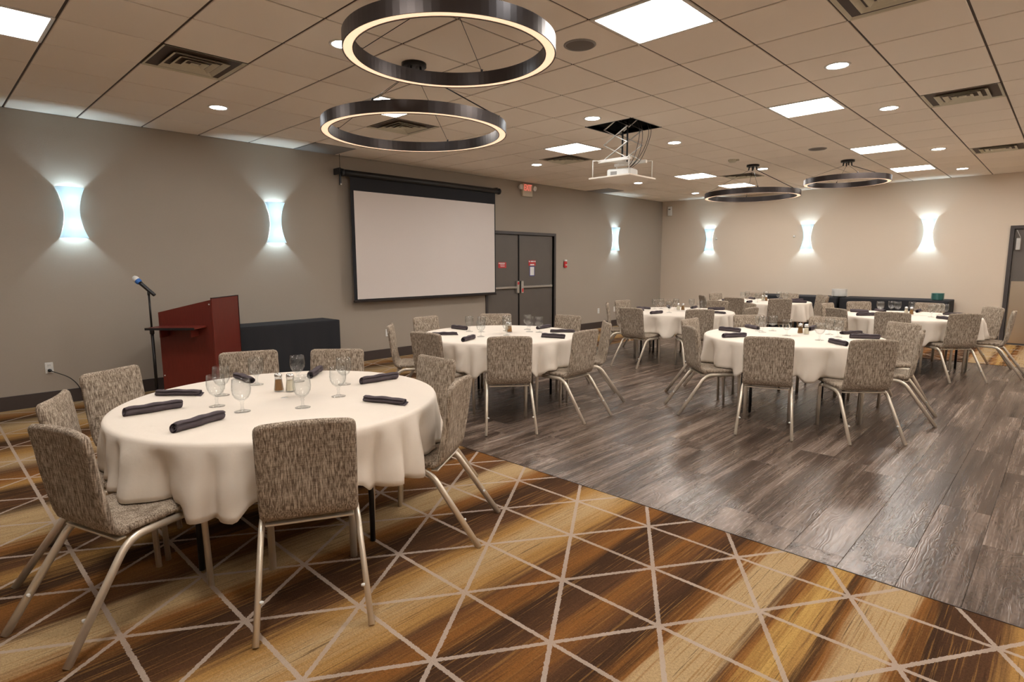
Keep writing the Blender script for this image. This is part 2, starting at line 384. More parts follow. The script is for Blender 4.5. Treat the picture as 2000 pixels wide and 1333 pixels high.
for ij in LIGHTS:
    o = src if first else dup(src); first = False
    o.location = cpos(*ij); o['label'] = 'bright square ceiling light panel '+near.get(ij, 'added out of view at the room end behind the seating')
def vent():
    t = thing('ceiling_vent', 'x', 'vent', group='louvred ceiling air vents')
    def frus(s0, z0, s1, z1, th=.006):
        m = MB()
        def sq(s, z): return [(-s, -s, z), (s, -s, z), (s, s, z), (-s, s, z)]
        return m.loft([sq(s0, z0), sq(s1, z1), sq(s1-th, z1), sq(s0-th, z0), sq(s0, z0)], False, False)
    frus(h-.006, -.002, h-.05, .02).build('frame', MAT['vent'], t)
    for s in (.205, .145, .085): frus(s, -.012, s-.045, .018).build('louvre', MAT['vent'], t)
    MB().box(-.03, .03, -.03, .03, -.008, -.004).build('louvre', MAT['vent'], t)
    MB().box(-h+.01, h-.01, -h+.01, h-.01, .024, .030).build('backing', MAT['speaker'], t)
    return t
vl = {(-7, -1): 'near the left wall sconce', (0, 3): 'farthest from the back wall', (0, 8): 'beside two round downlights', (0, 14): 'near the metal-plated door', (-8, 3): 'seen through the large ring pendant', (-8, 8): 'beside the light panel near the projector lift', (-6, 14): 'behind the far ring pendant canopy'}
src = vent(); first = True
for ij in VENTS:
    o = src if first else dup(src); first = False
    p = cpos(*ij); o.location = (p[0], p[1], HC); o['label'] = 'square louvred olive ceiling vent '+vl[ij]
for ij, lb in zip(GREY, ('plain grey square ceiling grille above the projection screen end', 'plain grey square ceiling grille by the exit doors wall')):
    t = thing('ceiling_grille', lb, 'vent', cpos(*ij), 0, 'plain grey ceiling grilles')
    f = MB(); a = h-.006
    for s in (-1, 1): f.box(s*a-.015 if s > 0 else -a, a if s > 0 else -a+.015, -a, a, -.003, .007); f.box(-a, a, s*a-.015 if s > 0 else -a, a if s > 0 else -a+.015, -.003, .007)
    f.build('frame', MAT['ventgrey'], t)
    MB().box(-a+.015, a-.015, -a+.015, a-.015, 0, .006).build('mesh_face', MAT['ventgrey'], t)
def downlight():
    t = thing('downlight', 'x', 'downlight', group='round recessed downlights')
    MB().lathe([(.098, .001), (.098, -.003), (.09, -.007), (.078, -.006), (.074, .001)], 28, cap0=False, cap1=False).build('trim_ring', MAT['whitemetal'], t)
    MB().lathe([(.075, -.0035), (.001, -.0045)], 28, cap0=False, cap1=True).build('lens', MAT['downl'], t)
    return t
DL = [(-9, 0, 'near the left wall, beside the ceiling vent by the lectern'), (-5, 0, 'just beside the small ring pendant'), (-5, 5, 'by the projector lift opening'), (-1, 5, 'farthest from the back wall in the right-hand row'), (-1, 8, 'second along the right-hand row'), (-1, 13, 'third along the right-hand row'), (-1, 17, 'next to the back wall in the right-hand row'),
      (-5, 8, 'past the projector lift opening'), (-9, 8, 'near the screen wall vent'), (-9, 13, 'behind the hanging projector tray'), (-5, 13, 'beside the far large ring pendant canopy'), (-9, 17, 'in the far room corner'), (-5, 17, 'hidden behind the far large ring'),
      (3, 5, 'added out of view above the open floor'), (3, 13, 'added out of view above the open floor'), (-1, 0, 'added out of view above the carpeted end'), (-5, -5, 'added out of view above the carpeted end'), (3, 0, 'added out of view above the open floor')]  # downlights in this row are unseen, added to light the closed room
src = downlight(); first = True
for i, j, lb in DL:
    o = src if first else dup(src); first = False
    o.location = cpos(i, j); o['label'] = 'round white recessed downlight '+lb
def speaker():
    t = thing('ceiling_speaker', 'x', 'speaker', group='round ceiling speakers')
    MB().lathe([(.118, .001), (.118, -.004), (.11, -.009), (.102, -.007), (.1, 0)], 28, cap0=False, cap1=False).build('rim', MAT['ventgrey'], t)
    MB().lathe([(.103, -.004), (.05, -.010), (.001, -.012)], 28, cap0=False).build('grille', MAT['speaker'], t)
    return t
a = speaker(); a.location = cpos(-3, 2); a['label'] = 'round brown ceiling speaker beside the near light panel'
dup(a, cpos(-3, 11), label='round brown ceiling speaker near the far small ring pendant')
t = thing('smoke_detector', 'small olive smoke detector on the ceiling by a far ring pendant', 'detector', cpos(-5, 11))
MB().lathe([(.065, .001), (.065, -.02), (.045, -.04), (.001, -.043)], 18, cap0=False).build('body', MAT['vent'], t)
MB().box(.04, .10, -.015, .015, -.03, -.002, .004).build('bracket', MAT['vent'], t)
# ring pendants
def pendant(cx, cy, zb, R, label, canopy_mid=True):
    t = thing('ring_pendant', label, 'pendant', (cx, cy, zb), 0, 'ring pendant lights')
    hh, wd = .082, .062
    MB().lathe([(R-wd, 0), (R-wd, hh), (R, hh), (R, 0), (R-.006, 0), (R-.006, .016), (R-wd+.006, .016), (R-wd+.006, 0), (R-wd, 0)], 96, cap0=False, cap1=False, smooth=False).build('ring', MAT['bronze'], t)
    MB().lathe([(R-.0065, .004), (R-wd/2, .0025), (R-wd+.0065, .004)], 72, cap0=False, cap1=False, smooth=False).build('light_strip', MAT['ringl'], t)
    top = HC-zb
    cp = MB().lathe([(.001, top), (.098, top), (.098, top-.028), (.09, top-.033), (.001, top-.033)], 28, cap0=False, cap1=False).build('canopy', MAT['blackmetal'], t)
    for k in range(4):
        a = 2*PI*k/4+.5
        p0 = (.055*math.cos(a), .055*math.sin(a), top-.03); p1 = (.062*math.cos(a), .062*math.sin(a), top-.085)
        MB().tube([p0, p1], .010, n=8).build('cable_stem', MAT['blackmetal'], cp)
        q = ((R-wd/2)*math.cos(a), (R-wd/2)*math.sin(a), hh+.012)
        MB().tube([p1, q], .0022 if k else .005, n=6).build('cable', MAT['blackmetal'], t)
        MB().lathe([(.008, hh-.002), (.008, hh+.022)], 8, (q[0], q[1], 0)).build('cable_grip', MAT['blackmetal'], t)
pendant(-2.70, 2.30, 2.70, .605, 'small bronze ring pendant with warm strip beside the near light panel')
pendant(-3.94, 2.97, 2.55, .735, 'large bronze ring pendant with warm strip over the lectern end')
pendant(-3.93, 9.77, 2.575, .735, 'large dark ring pendant over the table by the exit doors')
pendant(-2.70, 10.39, 2.74, .605, 'small dark ring pendant near the back wall panel lights')
# ------------------------------------------------------------------ projector lift
pc = ((hx0+hx1)/2, (hy0+hy1)/2)
t = thing('projector_lift', 'white scissor projector lift lowered from a ceiling opening', 'projector lift', (pc[0], pc[1], 2.50))
MB().box(-.285, .285, -.285, .285, 0, .018, .003).build('tray', MAT['tile'], t)
def bar(mb, p, q, wd=.011, th=.006):
    return mb.tube([p, q], wd, th, 4, twist=PI/4, smooth=False)
for yy in (-.16, .16):
    zt, n_ = .62, 3; zb_ = .22; dz = (zt+.12-zb_)/n_
    for k in range(n_):
        a, b = zb_+k*dz, zb_+(k+1)*dz
        bar(MB(), (-.16, yy, a), (.16, yy, b), .014).build('scissor_arm', MAT['silver'], t)
        bar(MB(), (.16, yy+.008, a), (-.16, yy+.008, b), .014).build('scissor_arm', MAT['silver'], t)
m = MB(); m.box(-.22, .22, -.19, -.15, .19, .225, .003); m.box(-.22, .22, .15, .19, .19, .225, .003); m.box(-.06, .06, -.15, .15, .195, .22, .003); m.build('platform', MAT['whitemetal'], t)
for xx, yy in ((-.02, .02), (.06, .0)): MB().tube([(xx, yy, .2), (xx, yy, .78)], .011, n=8).build('column', MAT['black'], t)
for xx, yy in ((-.25, -.25), (.25, -.25), (-.25, .25), (.25, .25)): MB().tube([(xx, yy, .015), (xx, yy, .22)], .005, n=6).build('hanger_rod', MAT['whitemetal'], t)
m = MB(); bar(m, (-.25, -.25, .215), (.25, .25, .215), .008); bar(m, (-.25, .25, .215), (.25, -.25, .215), .008); m.build('hanger_cross', MAT['whitemetal'], t)
for k in range(4):
    r_ = random.Random(k); a = .12+.03*k
    pts = [(a, -.05+.04*k, .78), (a+.10+.04*r_.random(), -.03+.05*k, .55), (a+.02+.08*r_.random(), .03*k, .36), (.16+.05*r_.random(), .05*k-.05, .2), (.06, .02*k, .12)]
    MB().tube(bend(pts, .12, 5), .0035, n=6).build('cable', MAT['black'], t)
p = thing('projector', 'white box projector resting on the lowered ceiling tray', 'projector', (pc[0], pc[1], 2.518), .15)
MB().box(-.15, .15, -.11, .11, .004, .10, .012).build('body', MAT['white'], p)
MB().lathe([(.032, 0), (.032, .02), (.026, .022), (.024, .008), (.001, .006)], 18, cap0=False).xf(Matrix.Translation((-.151, .03, .055)) @ Matrix.Rotation(-PI/2, 4, 'Y')).build('lens', MAT['black'], p)
MB().box(-.10, -.02, -.113, -.108, .03, .07).build('port_panel', MAT['ventgrey'], p)
for sx_ in (-1, 1): MB().lathe([(.012, 0), (.012, .006)], 10, (.11*sx_, 0, 0)).build('foot', MAT['black'], p)
# ------------------------------------------------------------------ sconces
def sconce():
    t = thing('wall_sconce', 'x', 'sconce', group='hourglass wall sconces')
    # local: wall plane y=0, room towards -y... built with x across, y out of wall
    N, K = 14, 12
    def hw(z): s = abs(z)/.27; return .068+.062*s*s
    def dp(z): s = abs(z)/.27; return .095+.02*s*s
    rings = []
    for i in range(N+1):
        z = -.27+.54*i/N; W, Dp = hw(z), dp(z); ring = []
        for k in range(K+1):
            a = PI*k/K; ring.append((-W*math.cos(a), .004+Dp*(abs(math.sin(a))**.6), z))
        rings.append(ring)
    inner = [[(x*.96, .004+(y-.004)*.96, z) for x, y, z in r] for r in rings]
    m = MB(); m.loft(rings, False, False, True, False); m.loft(inner[::-1], False, False, True, False)
    for e in (0, N):
        vs = rings[e]+inner[e]; q = K+1
        m.add(vs, [(k, k+1, q+k+1, q+k) for k in range(K)])
    m.build('shade', MAT['shade'], t)
    MB().box(-.045, .045, 0, .012, -.07, .07, .003).build('back_plate', MAT['silver'], t)
    MB().box(-.02, .02, .012, .06, -.02, .02, .003).build('lamp_holder', MAT['silver'], t)
    for s in (-1, 1):
        MB().lathe([(.001, 0), (.02, .003), (.022, .02), (.001, .035)], 10, cap0=False, cap1=False).xf(Matrix.Translation((0, .05, .12*s)) @ (Matrix.Identity(4) if s > 0 else Matrix.Rotation(PI, 4, 'X'))).build('bulb', MAT['sconcel'], t)
    return t
SC = [(XW, 1.31, -PI/2, 'above the plugged wall outlet'), (XW, 3.56, -PI/2, 'between the lectern and the projection screen'), (XW, 11.74, -PI/2, 'between the exit doors and the room corner'),
      (-6.60, YB, PI, 'on the beige wall nearest the room corner'), (-4.33, YB, PI, 'in the middle of the beige wall'), (-2.12, YB, PI, 'on the beige wall near the metal-plated door')]
SC += [(XR, y, PI/2, 'added out of view behind the open floor') for y in (1.3, 4.5, 7.7, 10.9)]+[(x, YF, 0, 'added out of view behind the carpeted end') for x in (-6.0, -3.0, 0)]  # unseen sconces, added to throw more light on the ceiling
src = sconce(); first = True
for x, y, rz, lb in SC:
    o = src if first else dup(src); first = False
    o.location = (x, y, 2.08); o.rotation_euler = (0, 0, rz); o['label'] = 'glowing white hourglass wall sconce '+lb
# ------------------------------------------------------------------ doors
fr = MB(); y0, y1, zt = D1
fr.box(XW-.14, XW+.02, y0-.055, y0, 0, zt+.055); fr.box(XW-.14, XW+.02, y1, y1+.055, 0, zt+.055); fr.box(XW-.14, XW+.02, y0, y1, zt, zt+.055)
d1 = struct('door_1', fr, MAT['doorframe']); ym = (y0+y1)/2-.08
for a, b, s in ((y0+.004, ym-.012, -1), (ym+.012, y1-.004, 1)):
    lf = MB().box(XW-.075, XW-.03, a, b, .008, zt-.004, .003).build('door_leaf', MAT['door'], d1)
    ce = ym-.012 if s < 0 else ym+.012
    e0, e1 = (ce-.085, ce-.015) if s < 0 else (ce+.015, ce+.085)
    MB().box(XW-.03, XW+.025, e0, e1, .93, 1.17, .006).build('latch_box', MAT['silver'], lf)
    MB().box(XW+.025, XW+.027, e0+.012, e1-.012, 1.10 if s < 0 else .95, 1.15 if s < 0 else 1.02).build('latch_label', MAT['red'], lf)
    bb0, bb1 = (a+.05, e0) if s < 0 else (e1, b-.05)
    MB().box(XW-.005, XW+.02, bb0, bb1, 1.025, 1.07, .006).build('push_bar', MAT['silver'], lf)
    q = bb0 if s < 0 else bb1-.03
    MB().box(XW-.03, XW-.005, q, q+.03, 1.02, 1.075, .003).build('bar_mount', MAT['silver'], lf)
MB().box(XW-.075, XW-.012, ym-.012, ym+.012, .008, zt, .002).build('centre_post', MAT['blackmetal'], d1)
# door signs
t = thing('door_sign', 'red and white notice stuck on the left exit door leaf', 'sign', (XW-.029, 7.99, 1.49))
MB().box(0, .003, -.11, .11, -.06, .05, .001).build('backing', MAT['red'], t)
MB().box(.003, .004, -.10, .07, .022, .038).build('white_band', MAT['paper'], t)
for k, (a, b) in enumerate(((-.06, .06), (-.05, .06))): MB().box(.003, .004, a, b, -.005-.028*k, .004-.028*k).build('text_line', MAT['paper'], t)
t = thing('door_sign', 'red notice with white lettering above a paper on the right exit door leaf', 'sign', (XW-.029, 8.85, 1.525))
MB().box(0, .003, -.11, .11, -.055, .055, .001).build('backing', MAT['red'], t)
for a, b, z in ((-.10, -.065, .03), (-.045, .05, .03), (.07, .10, .03), (-.06, .06, -.035)): MB().box(.003, .004, a, b, z-.012, z+.012).build('text_line', MAT['paper'], t)
t = thing('posted_notice', 'blue-edged white paper notice below the red sign on the exit door', 'notice', (XW-.029, 8.85, 1.36))
MB().box(0, .002, -.075, .075, -.10, .10).build('border', MAT['bluepaper'], t); MB().box(.002, .003, -.06, .06, -.085, .085).build('sheet', MAT['paper'], t)
fr = MB(); x0, x1, zt = D2
fr.box(x0-.06, x0, YB-.025, YB+.14, 0, zt+.06); fr.box(x1, x1+.06, YB-.025, YB+.14, 0, zt+.06); fr.box(x0, x1, YB-.025, YB+.14, zt, zt+.06)
d2 = struct('door_2', fr, MAT['doorframe'])
for a, b in ((x0+.004, (x0+x1)/2-.003), ((x0+x1)/2+.003, x1-.004)):
    lf = MB().box(a, b, YB+.02, YB+.065, .008, zt-.004, .003).build('door_leaf', MAT['door'], d2)
    MB().box(a+.02, b-.02, YB+.014, YB+.02, .03, 1.16, .001).build('kick_plate', MAT['kick'], lf)
    cl_ = MB().box(a+.03, a+.10, YB-.03, YB+.02, 1.72, 1.94, .008).build('closer_body', MAT['silver'], lf)
    bar(MB(), (a+.09, YB-.01, 1.94), (a+.03, YB-.01, 2.08), .01).build('closer_arm', MAT['silver'], lf)
# ------------------------------------------------------------------ wall items
def outlet(loc, rz, label):
    t = thing('wall_outlet', label, 'outlet', loc, rz, 'white wall outlets')
    MB().box(-.036, .036, 0, .007, -.06, .06, .003).build('plate', MAT['white'], t)
    for z in (-.028, .028):
        s_ = MB().box(-.017, .017, .007, .010, z-.018, z+.018, .003).build('socket', MAT['white'], t)
        for q in (-.007, .007): MB().box(q-.0015, q+.0015, .0098, .0106, z-.005, z+.008).build('slot', MAT['black'], s_)
    return t
outlet((XW, .97, .41), -PI/2, 'white wall outlet with a black plug in its lower socket')
outlet((XW, 5.31, .41), -PI/2, 'white wall outlet under the projection screen')
outlet((XW, 11.14, .41), -PI/2, 'white wall outlet just right of the exit doors')
outlet((XW, 11.80, .41), -PI/2, 'white wall outlet below the corner-side sconce')
t = thing('power_cord', 'black plug and cord running from the wall outlet down to the floor', 'cord', (XW+.011, .97, .382))
MB().lathe([(.001, 0), (.018, 0), (.018, .018), (.01, .034), (.001, .034)], 12, cap0=False, cap1=False).xf(Matrix.Rotation(PI/2, 4, 'Y')).build('plug', MAT['black'], t)
MB().tube(bend([(.03, 0, 0), (.07, .06, -.03), (.06, .16, -.09), (.05, .24, -.2), (.05, .27, -.376), (.06, .6, -.376)], .08, 5), .0045, n=8).build('cord', MAT['black'], t)
t = thing('exit_sign', 'cream emergency sign reading EXIT in red with two lamp heads', 'exit sign', (XW, 8.63, 2.945))
MB().box(.002, .055, -.145, .145, -.12, .12, .008).build('housing', MAT['cream'], t)
fc = MB().box(.055, .058, -.118, .118, -.03, .108, .001).build('face', MAT['cream'], t)
cu = bpy.data.curves.new('lettering', 'FONT'); cu.body = 'EXIT'; cu.size = .155; cu.align_x = 'CENTER'; cu.align_y = 'CENTER'; cu.extrude = .001; cu.offset = .001
to = bpy.data.objects.new('lettering', cu); COL.objects.link(to); bpy.context.view_layer.update()
me = bpy.data.meshes.new_from_object(to.evaluated_get(bpy.context.evaluated_depsgraph_get())); bpy.data.objects.remove(to)
me.transform(Matrix.Translation((.0595, 0, .04)) @ Matrix.Rotation(PI/2, 4, 'Z') @ Matrix.Rotation(PI/2, 4, 'X') @ Matrix.Diagonal((.70, 1.1, 1, 1)))
me.materials.clear(); obj('lettering', me, MAT['exitred'], t)
for s in (-1, 1):
    hd = MB().lathe([(.001, -.03), (.03, -.03), (.048, .0), (.05, .028), (.044, .03), (.001, .018)], 18, cap0=False, cap1=False).xf(Matrix.Translation((.045, .195*s, .045)) @ Matrix.Rotation(PI/2+.15*s, 4, 'Y')).build('lamp_head', MAT['white'], t)
    MB().box(.02, .04, min(.14*s, .17*s), max(.14*s, .17*s), .035, .055).build('lamp_arm', MAT['cream'], t)
t = thing('fire_alarm_pull', 'small red fire alarm pull beside the exit doors', 'fire alarm', (XW, 9.87, 1.50))
MB().box(0, .04, -.045, .045, -.08, .055, .01).build('body', MAT['red'], t); MB().box(.04, .05, -.03, .03, -.03, -.008, .003).build('handle', MAT['white'], t); MB().box(0, .045, -.04, .04, .055, .095, .008).build('cover', MAT['white'], t)
t = thing('motion_sensor', 'tall white sensor box high in the room corner', 'sensor', (-7.70, YB, 2.85))
MB().box(-.055, .055, -.06, 0, -.12, .12, .012).build('body', MAT['white'], t); MB().box(-.03, .03, -.063, -.058, .035, .055, .001).build('sensor_window', MAT['black'], t)
for x, lb in ((-6.42, 'small white knob on the beige wall nearest the corner sconce'), (-4.60, 'small white knob on the beige wall by the middle sconce')):
    t = thing('wall_hook', lb, 'knob', (x, YB, 2.10), 0, 'small white wall knobs')
    MB().lathe([(.001, -.03), (.022, -.028), (.026, -.015), (.012, -.01), (.012, 0), (.02, .0)], 12, cap0=False).xf(Matrix.Rotation(-PI/2, 4, 'X')).build('knob', MAT['white'], t)
# ------------------------------------------------------------------ projection screen
t = thing('projection_screen', 'pulled-down white projection screen with black border and black tube casing', 'projector screen', (XW+.16, 6.125, .935))
ya, yb_ = 4.58-6.125, 7.685-6.125
MB().tube([(0, ya-.06, 1.90), (0, yb_+.02, 1.90)], .048, n=16).build('casing', MAT['black'], t)
for yy in (ya-.08, yb_+.01): MB().lathe([(.001, 0), (.056, 0), (.056, .04), (.001, .04)], 16, cap0=False, cap1=False).xf(Matrix.Translation((0, yy, 1.90)) @ Matrix.Rotation(-PI/2, 4, 'X')).build('end_cap', MAT['black'], t)
fab = MB().box(-.002, .001, ya+.06, yb_-.06, .03, 1.88).build('screen_fabric', MAT['blackcloth'], t)
MB().box(.001, .0025, ya+.115, yb_-.085, .05, 1.66).build('white_surface', MAT['screen'], fab)
MB().box(-.014, .014, ya+.05, yb_-.05, 0, .034, .006).build('bottom_batten', MAT['bronze'], t)
for yy in (ya-.11, yb_-.02):
    b_ = MB().box(-.155, .012, yy, yy+.03, 1.875, 1.965, .003); b_.box(-.012, .012, yy, yy+.03, 1.72 if yy < 0 else 1.86, 1.9, .003)
    b_.build('bracket', MAT['black'], t)
MB().lathe([(.012, 0), (.012, .01)], 10).xf(Matrix.Translation((.012, ya-.095, 1.73)) @ Matrix.Rotation(PI/2, 4, 'Y')).build('bracket_knob', MAT['white'], t)
MB().tube([(-.04, ya-.07, 1.95), (-.04, ya-.07, 2.18)], .004, n=6).build('hanging_wire', MAT['black'], t)
# ------------------------------------------------------------------ draped tables
def draped_table(label, x0, x1, y0, y1, H, folds=26, hem=.02, seed=1):
    rnd = random.Random(seed)
    t = thing('draped_table', label, 'table', ((x0+x1)/2, (y0+y1)/2, 0))
    a, b = (x1-x0)/2, (y1-y0)/2
    MB().box(-a+.012, a-.012, -b+.012, b-.012, H-.035, H-.006, .004).build('tabletop', MAT['black'], t)
    for sx_ in (-1, 1):
        for sy_ in (-1, 1): MB().tube([(sx_*(a-.07), sy_*(b-.07), 0), (sx_*(a-.07), sy_*(b-.07), H-.03)], .014, n=8).build('leg', MAT['blackmetal'], t)
    per = []
    N = 120; L = 4*(a+b)
    ph = [rnd.random()*6 for _ in range(4)]
    def at(s):
        s = s % L
        for ln, p, d, nn in ((2*a, (-a, -b), (1, 0), (0, -1)), (2*b, (a, -b), (0, 1), (1, 0)), (2*a, (a, b), (-1, 0), (0, 1)), (2*b, (-a, b), (0, -1), (-1, 0))):
            if s <= ln: return (p[0]+d[0]*s, p[1]+d[1]*s), nn
            s -= ln
        return (-a, -b), (0, -1)
    rings = []
    for f_, z in ((.93, H-.002), (.985, H), (1, H-.006), (1.0, H-.03), (1, H*.75), (1, H*.5), (1, H*.25), (1, hem)):
        ring = []
        for k in range(N):
            p, nn = at(L*k/N); dz = (H-z)/H
            wv = dz*.012*(math.sin(k*.55+ph[0])+.6*math.sin(k*1.3+ph[1])) if f_ == 1 else 0
            ring.append((p[0]*f_+nn[0]*wv, p[1]*f_+nn[1]*wv, z))
        rings.append(ring)
    MB().loft(rings[::-1], False, True, True).build('drape', MAT['blackcloth'], t)
    return t
draped_table('long table draped in black cloth along the grey wall behind the lectern', XW+.03, -7.44, 2.53, 4.19, .735, seed=3)
draped_table('black-draped buffet table holding the white plate stack at the beige wall', -5.26, -3.455, 13.17, 13.91, .80, seed=5)
draped_table('black-draped buffet table holding the teal plate stack at the beige wall', -3.395, -1.60, 13.17, 13.91, .80, seed=6)
def plate(mb_r, nm, mat, loc, label, group, par=None):
    return None
pw = MB().lathe([(.001, .004), (.085, 0), (.09, .003), (.145, .022), (.146, .025), (.09, .008), (.001, .008)], 28, cap0=False, cap1=False).mesh('dinner_plate'); pw.materials.append(MAT['china'])
for k in range(13):
    o = obj('dinner_plate', pw, None); o.location = (-3.47+.003*math.sin(k*2), 13.42+.003*math.cos(k*3), .801+k*.0115)
    tag(o, 'topmost white china plate in the stack on the buffet table' if k == 12 else 'white china plate lower in the stack on the buffet table', 'plate', 'stacked white plates on the buffet')
pt = MB().lathe([(.001, .004), (.07, 0), (.075, .003), (.102, .012), (.103, .016), (.075, .008), (.001, .008)], 24, cap0=False, cap1=False).mesh('side_plate'); pt.materials.append(MAT['teal'])
for k in range(14):
    o = obj('side_plate', pt, None); o.location = (-1.80+.002*math.sin(k*2), 13.42+.002*math.cos(k*3), .801+k*.0088)
    tag(o, 'topmost teal side plate in the stack at the buffet end' if k == 13 else 'teal side plate lower in the stack at the buffet end', 'plate', 'stacked teal plates on the buffet')
# ------------------------------------------------------------------ lectern and microphone
A45 = math.radians(-45)
t = thing('lectern', 'mahogany lectern with sloped top and fold-out side shelf by the grey wall', 'lectern', (-7.17, 2.275, 0), math.radians(45))
# local +x = front normal (towards audience), y along the front; depth .58, width .60
d_, w_ = .29, .30
for s in (-1, 1):
    yy0, yy1 = (-w_, -w_+.02) if s < 0 else (w_-.02, w_)
    pr = [(-d_, .045), (d_, .045), (d_, 1.135), (-d_, 1.0)]
    MB().loft([[(x, yy0, z) for x, z in pr], [(x, yy1, z) for x, z in pr]]).build('side_panel', MAT['mahog'], t)
MB().box(d_, d_+.02, -w_-.012, w_+.012, .03, 1.15, .004).build('front_panel', MAT['mahog'], t)
MB().box(d_+.0, d_+.024, w_+.012, w_+.018, .03, 1.154).build('edge_band', MAT['black'], t)
MB().box(d_+.0, d_+.024, -w_-.012, w_+.018, 1.15, 1.156).build('edge_band', MAT['black'], t)
m = MB(); pr = [(-d_+.01, .965), (d_, 1.093), (d_, 1.073), (-d_+.01, .945)]
m.loft([[(x, -w_+.02, z) for x, z in pr], [(x, w_-.02, z) for x, z in pr]]).build('reading_surface', MAT['mahog'], t)
for z in (.08, .52): MB().box(-d_+.01, d_, -w_+.02, w_-.02, z, z+.02).build('inner_shelf', MAT['mahog'], t)
sh = MB().box(-d_+.01, d_-.06, -w_-.27, -w_-.002, .835, .855, .003).build('side_shelf', MAT['mahog'], t)
MB().box(-d_+.008, d_-.058, -w_-.276, -w_-.27, .833, .857).build('shelf_edge', MAT['black'], sh)
for s in (-.2, .12): MB().box(s, s+.015, -w_-.16, -w_, .74, .835).build('shelf_bracket', MAT['mahog'], sh)
for zz in (1.085, .3): MB().lathe([(.008, 0), (.008, .003)], 8).xf(Matrix.Translation((d_-.02 if zz > 1 else -d_+.02, -w_-.003, zz)) @ Matrix.Rotation(PI/2, 4, 'X')).build('screw_cap', MAT['white'], t)
for sx_, sy_ in ((-.16, -.26), (.24, -.26), (-.16, .26), (.24, .26)): MB().lathe([(.02, 0), (.02, .046)], 12, (sx_, sy_, 0)).build('foot', MAT['black'], t)
mx_, my_ = -7.22, 1.80
t = thing('microphone_stand', 'thin black upright microphone stand beside the lectern', 'microphone stand', (mx_, my_, 0))
MB().lathe([(.001, 0), (.11, 0), (.11, .012), (.10, .022), (.02, .03), (.001, .03)], 28, cap0=False, cap1=False).build('base', MAT['blackmetal'], t)
MB().tube([(0, 0, .02), (0, 0, .80)], .016, n=10).build('lower_tube', MAT['blackmetal'], t)
MB().lathe([(.017, .76), (.023, .765), (.023, .83), (.014, .84)], 12).build('clutch', MAT['black'], t)
MB().tube([(0, 0, .80), (0, 0, 1.19)], .0105, n=10).build('upper_tube', MAT['blackmetal'], t)
MB().lathe([(.011, 1.185), (.014, 1.19), (.014, 1.225), (.008, 1.232)], 12).build('clip', MAT['black'], t)
q = thing('microphone', 'black handheld microphone with blue and white foam head in the stand', 'microphone', (mx_, my_, 1.245))
D = (r2*-.036+Vector((0, 0, .033))).normalized()*1.0
rotm = D.to_track_quat('Z', 'Y').to_matrix().to_4x4()
MB().lathe([(.001, -.085), (.017, -.085), (.019, -.07), (.02, .09), (.023, .12)], 16, cap0=False, cap1=True).xf(rotm).build('handle', MAT['black'], q)
MB().lathe([(.024, .115), (.031, .125), (.032, .15), (.030, .155)], 16).xf(rotm).build('blue_band', MAT['blue'], q)
MB().lathe([(.030, .154), (.034, .165), (.033, .185), (.022, .205), (.001, .211)], 16, cap1=False).xf(rotm).build('foam_head', MAT['white'], q)
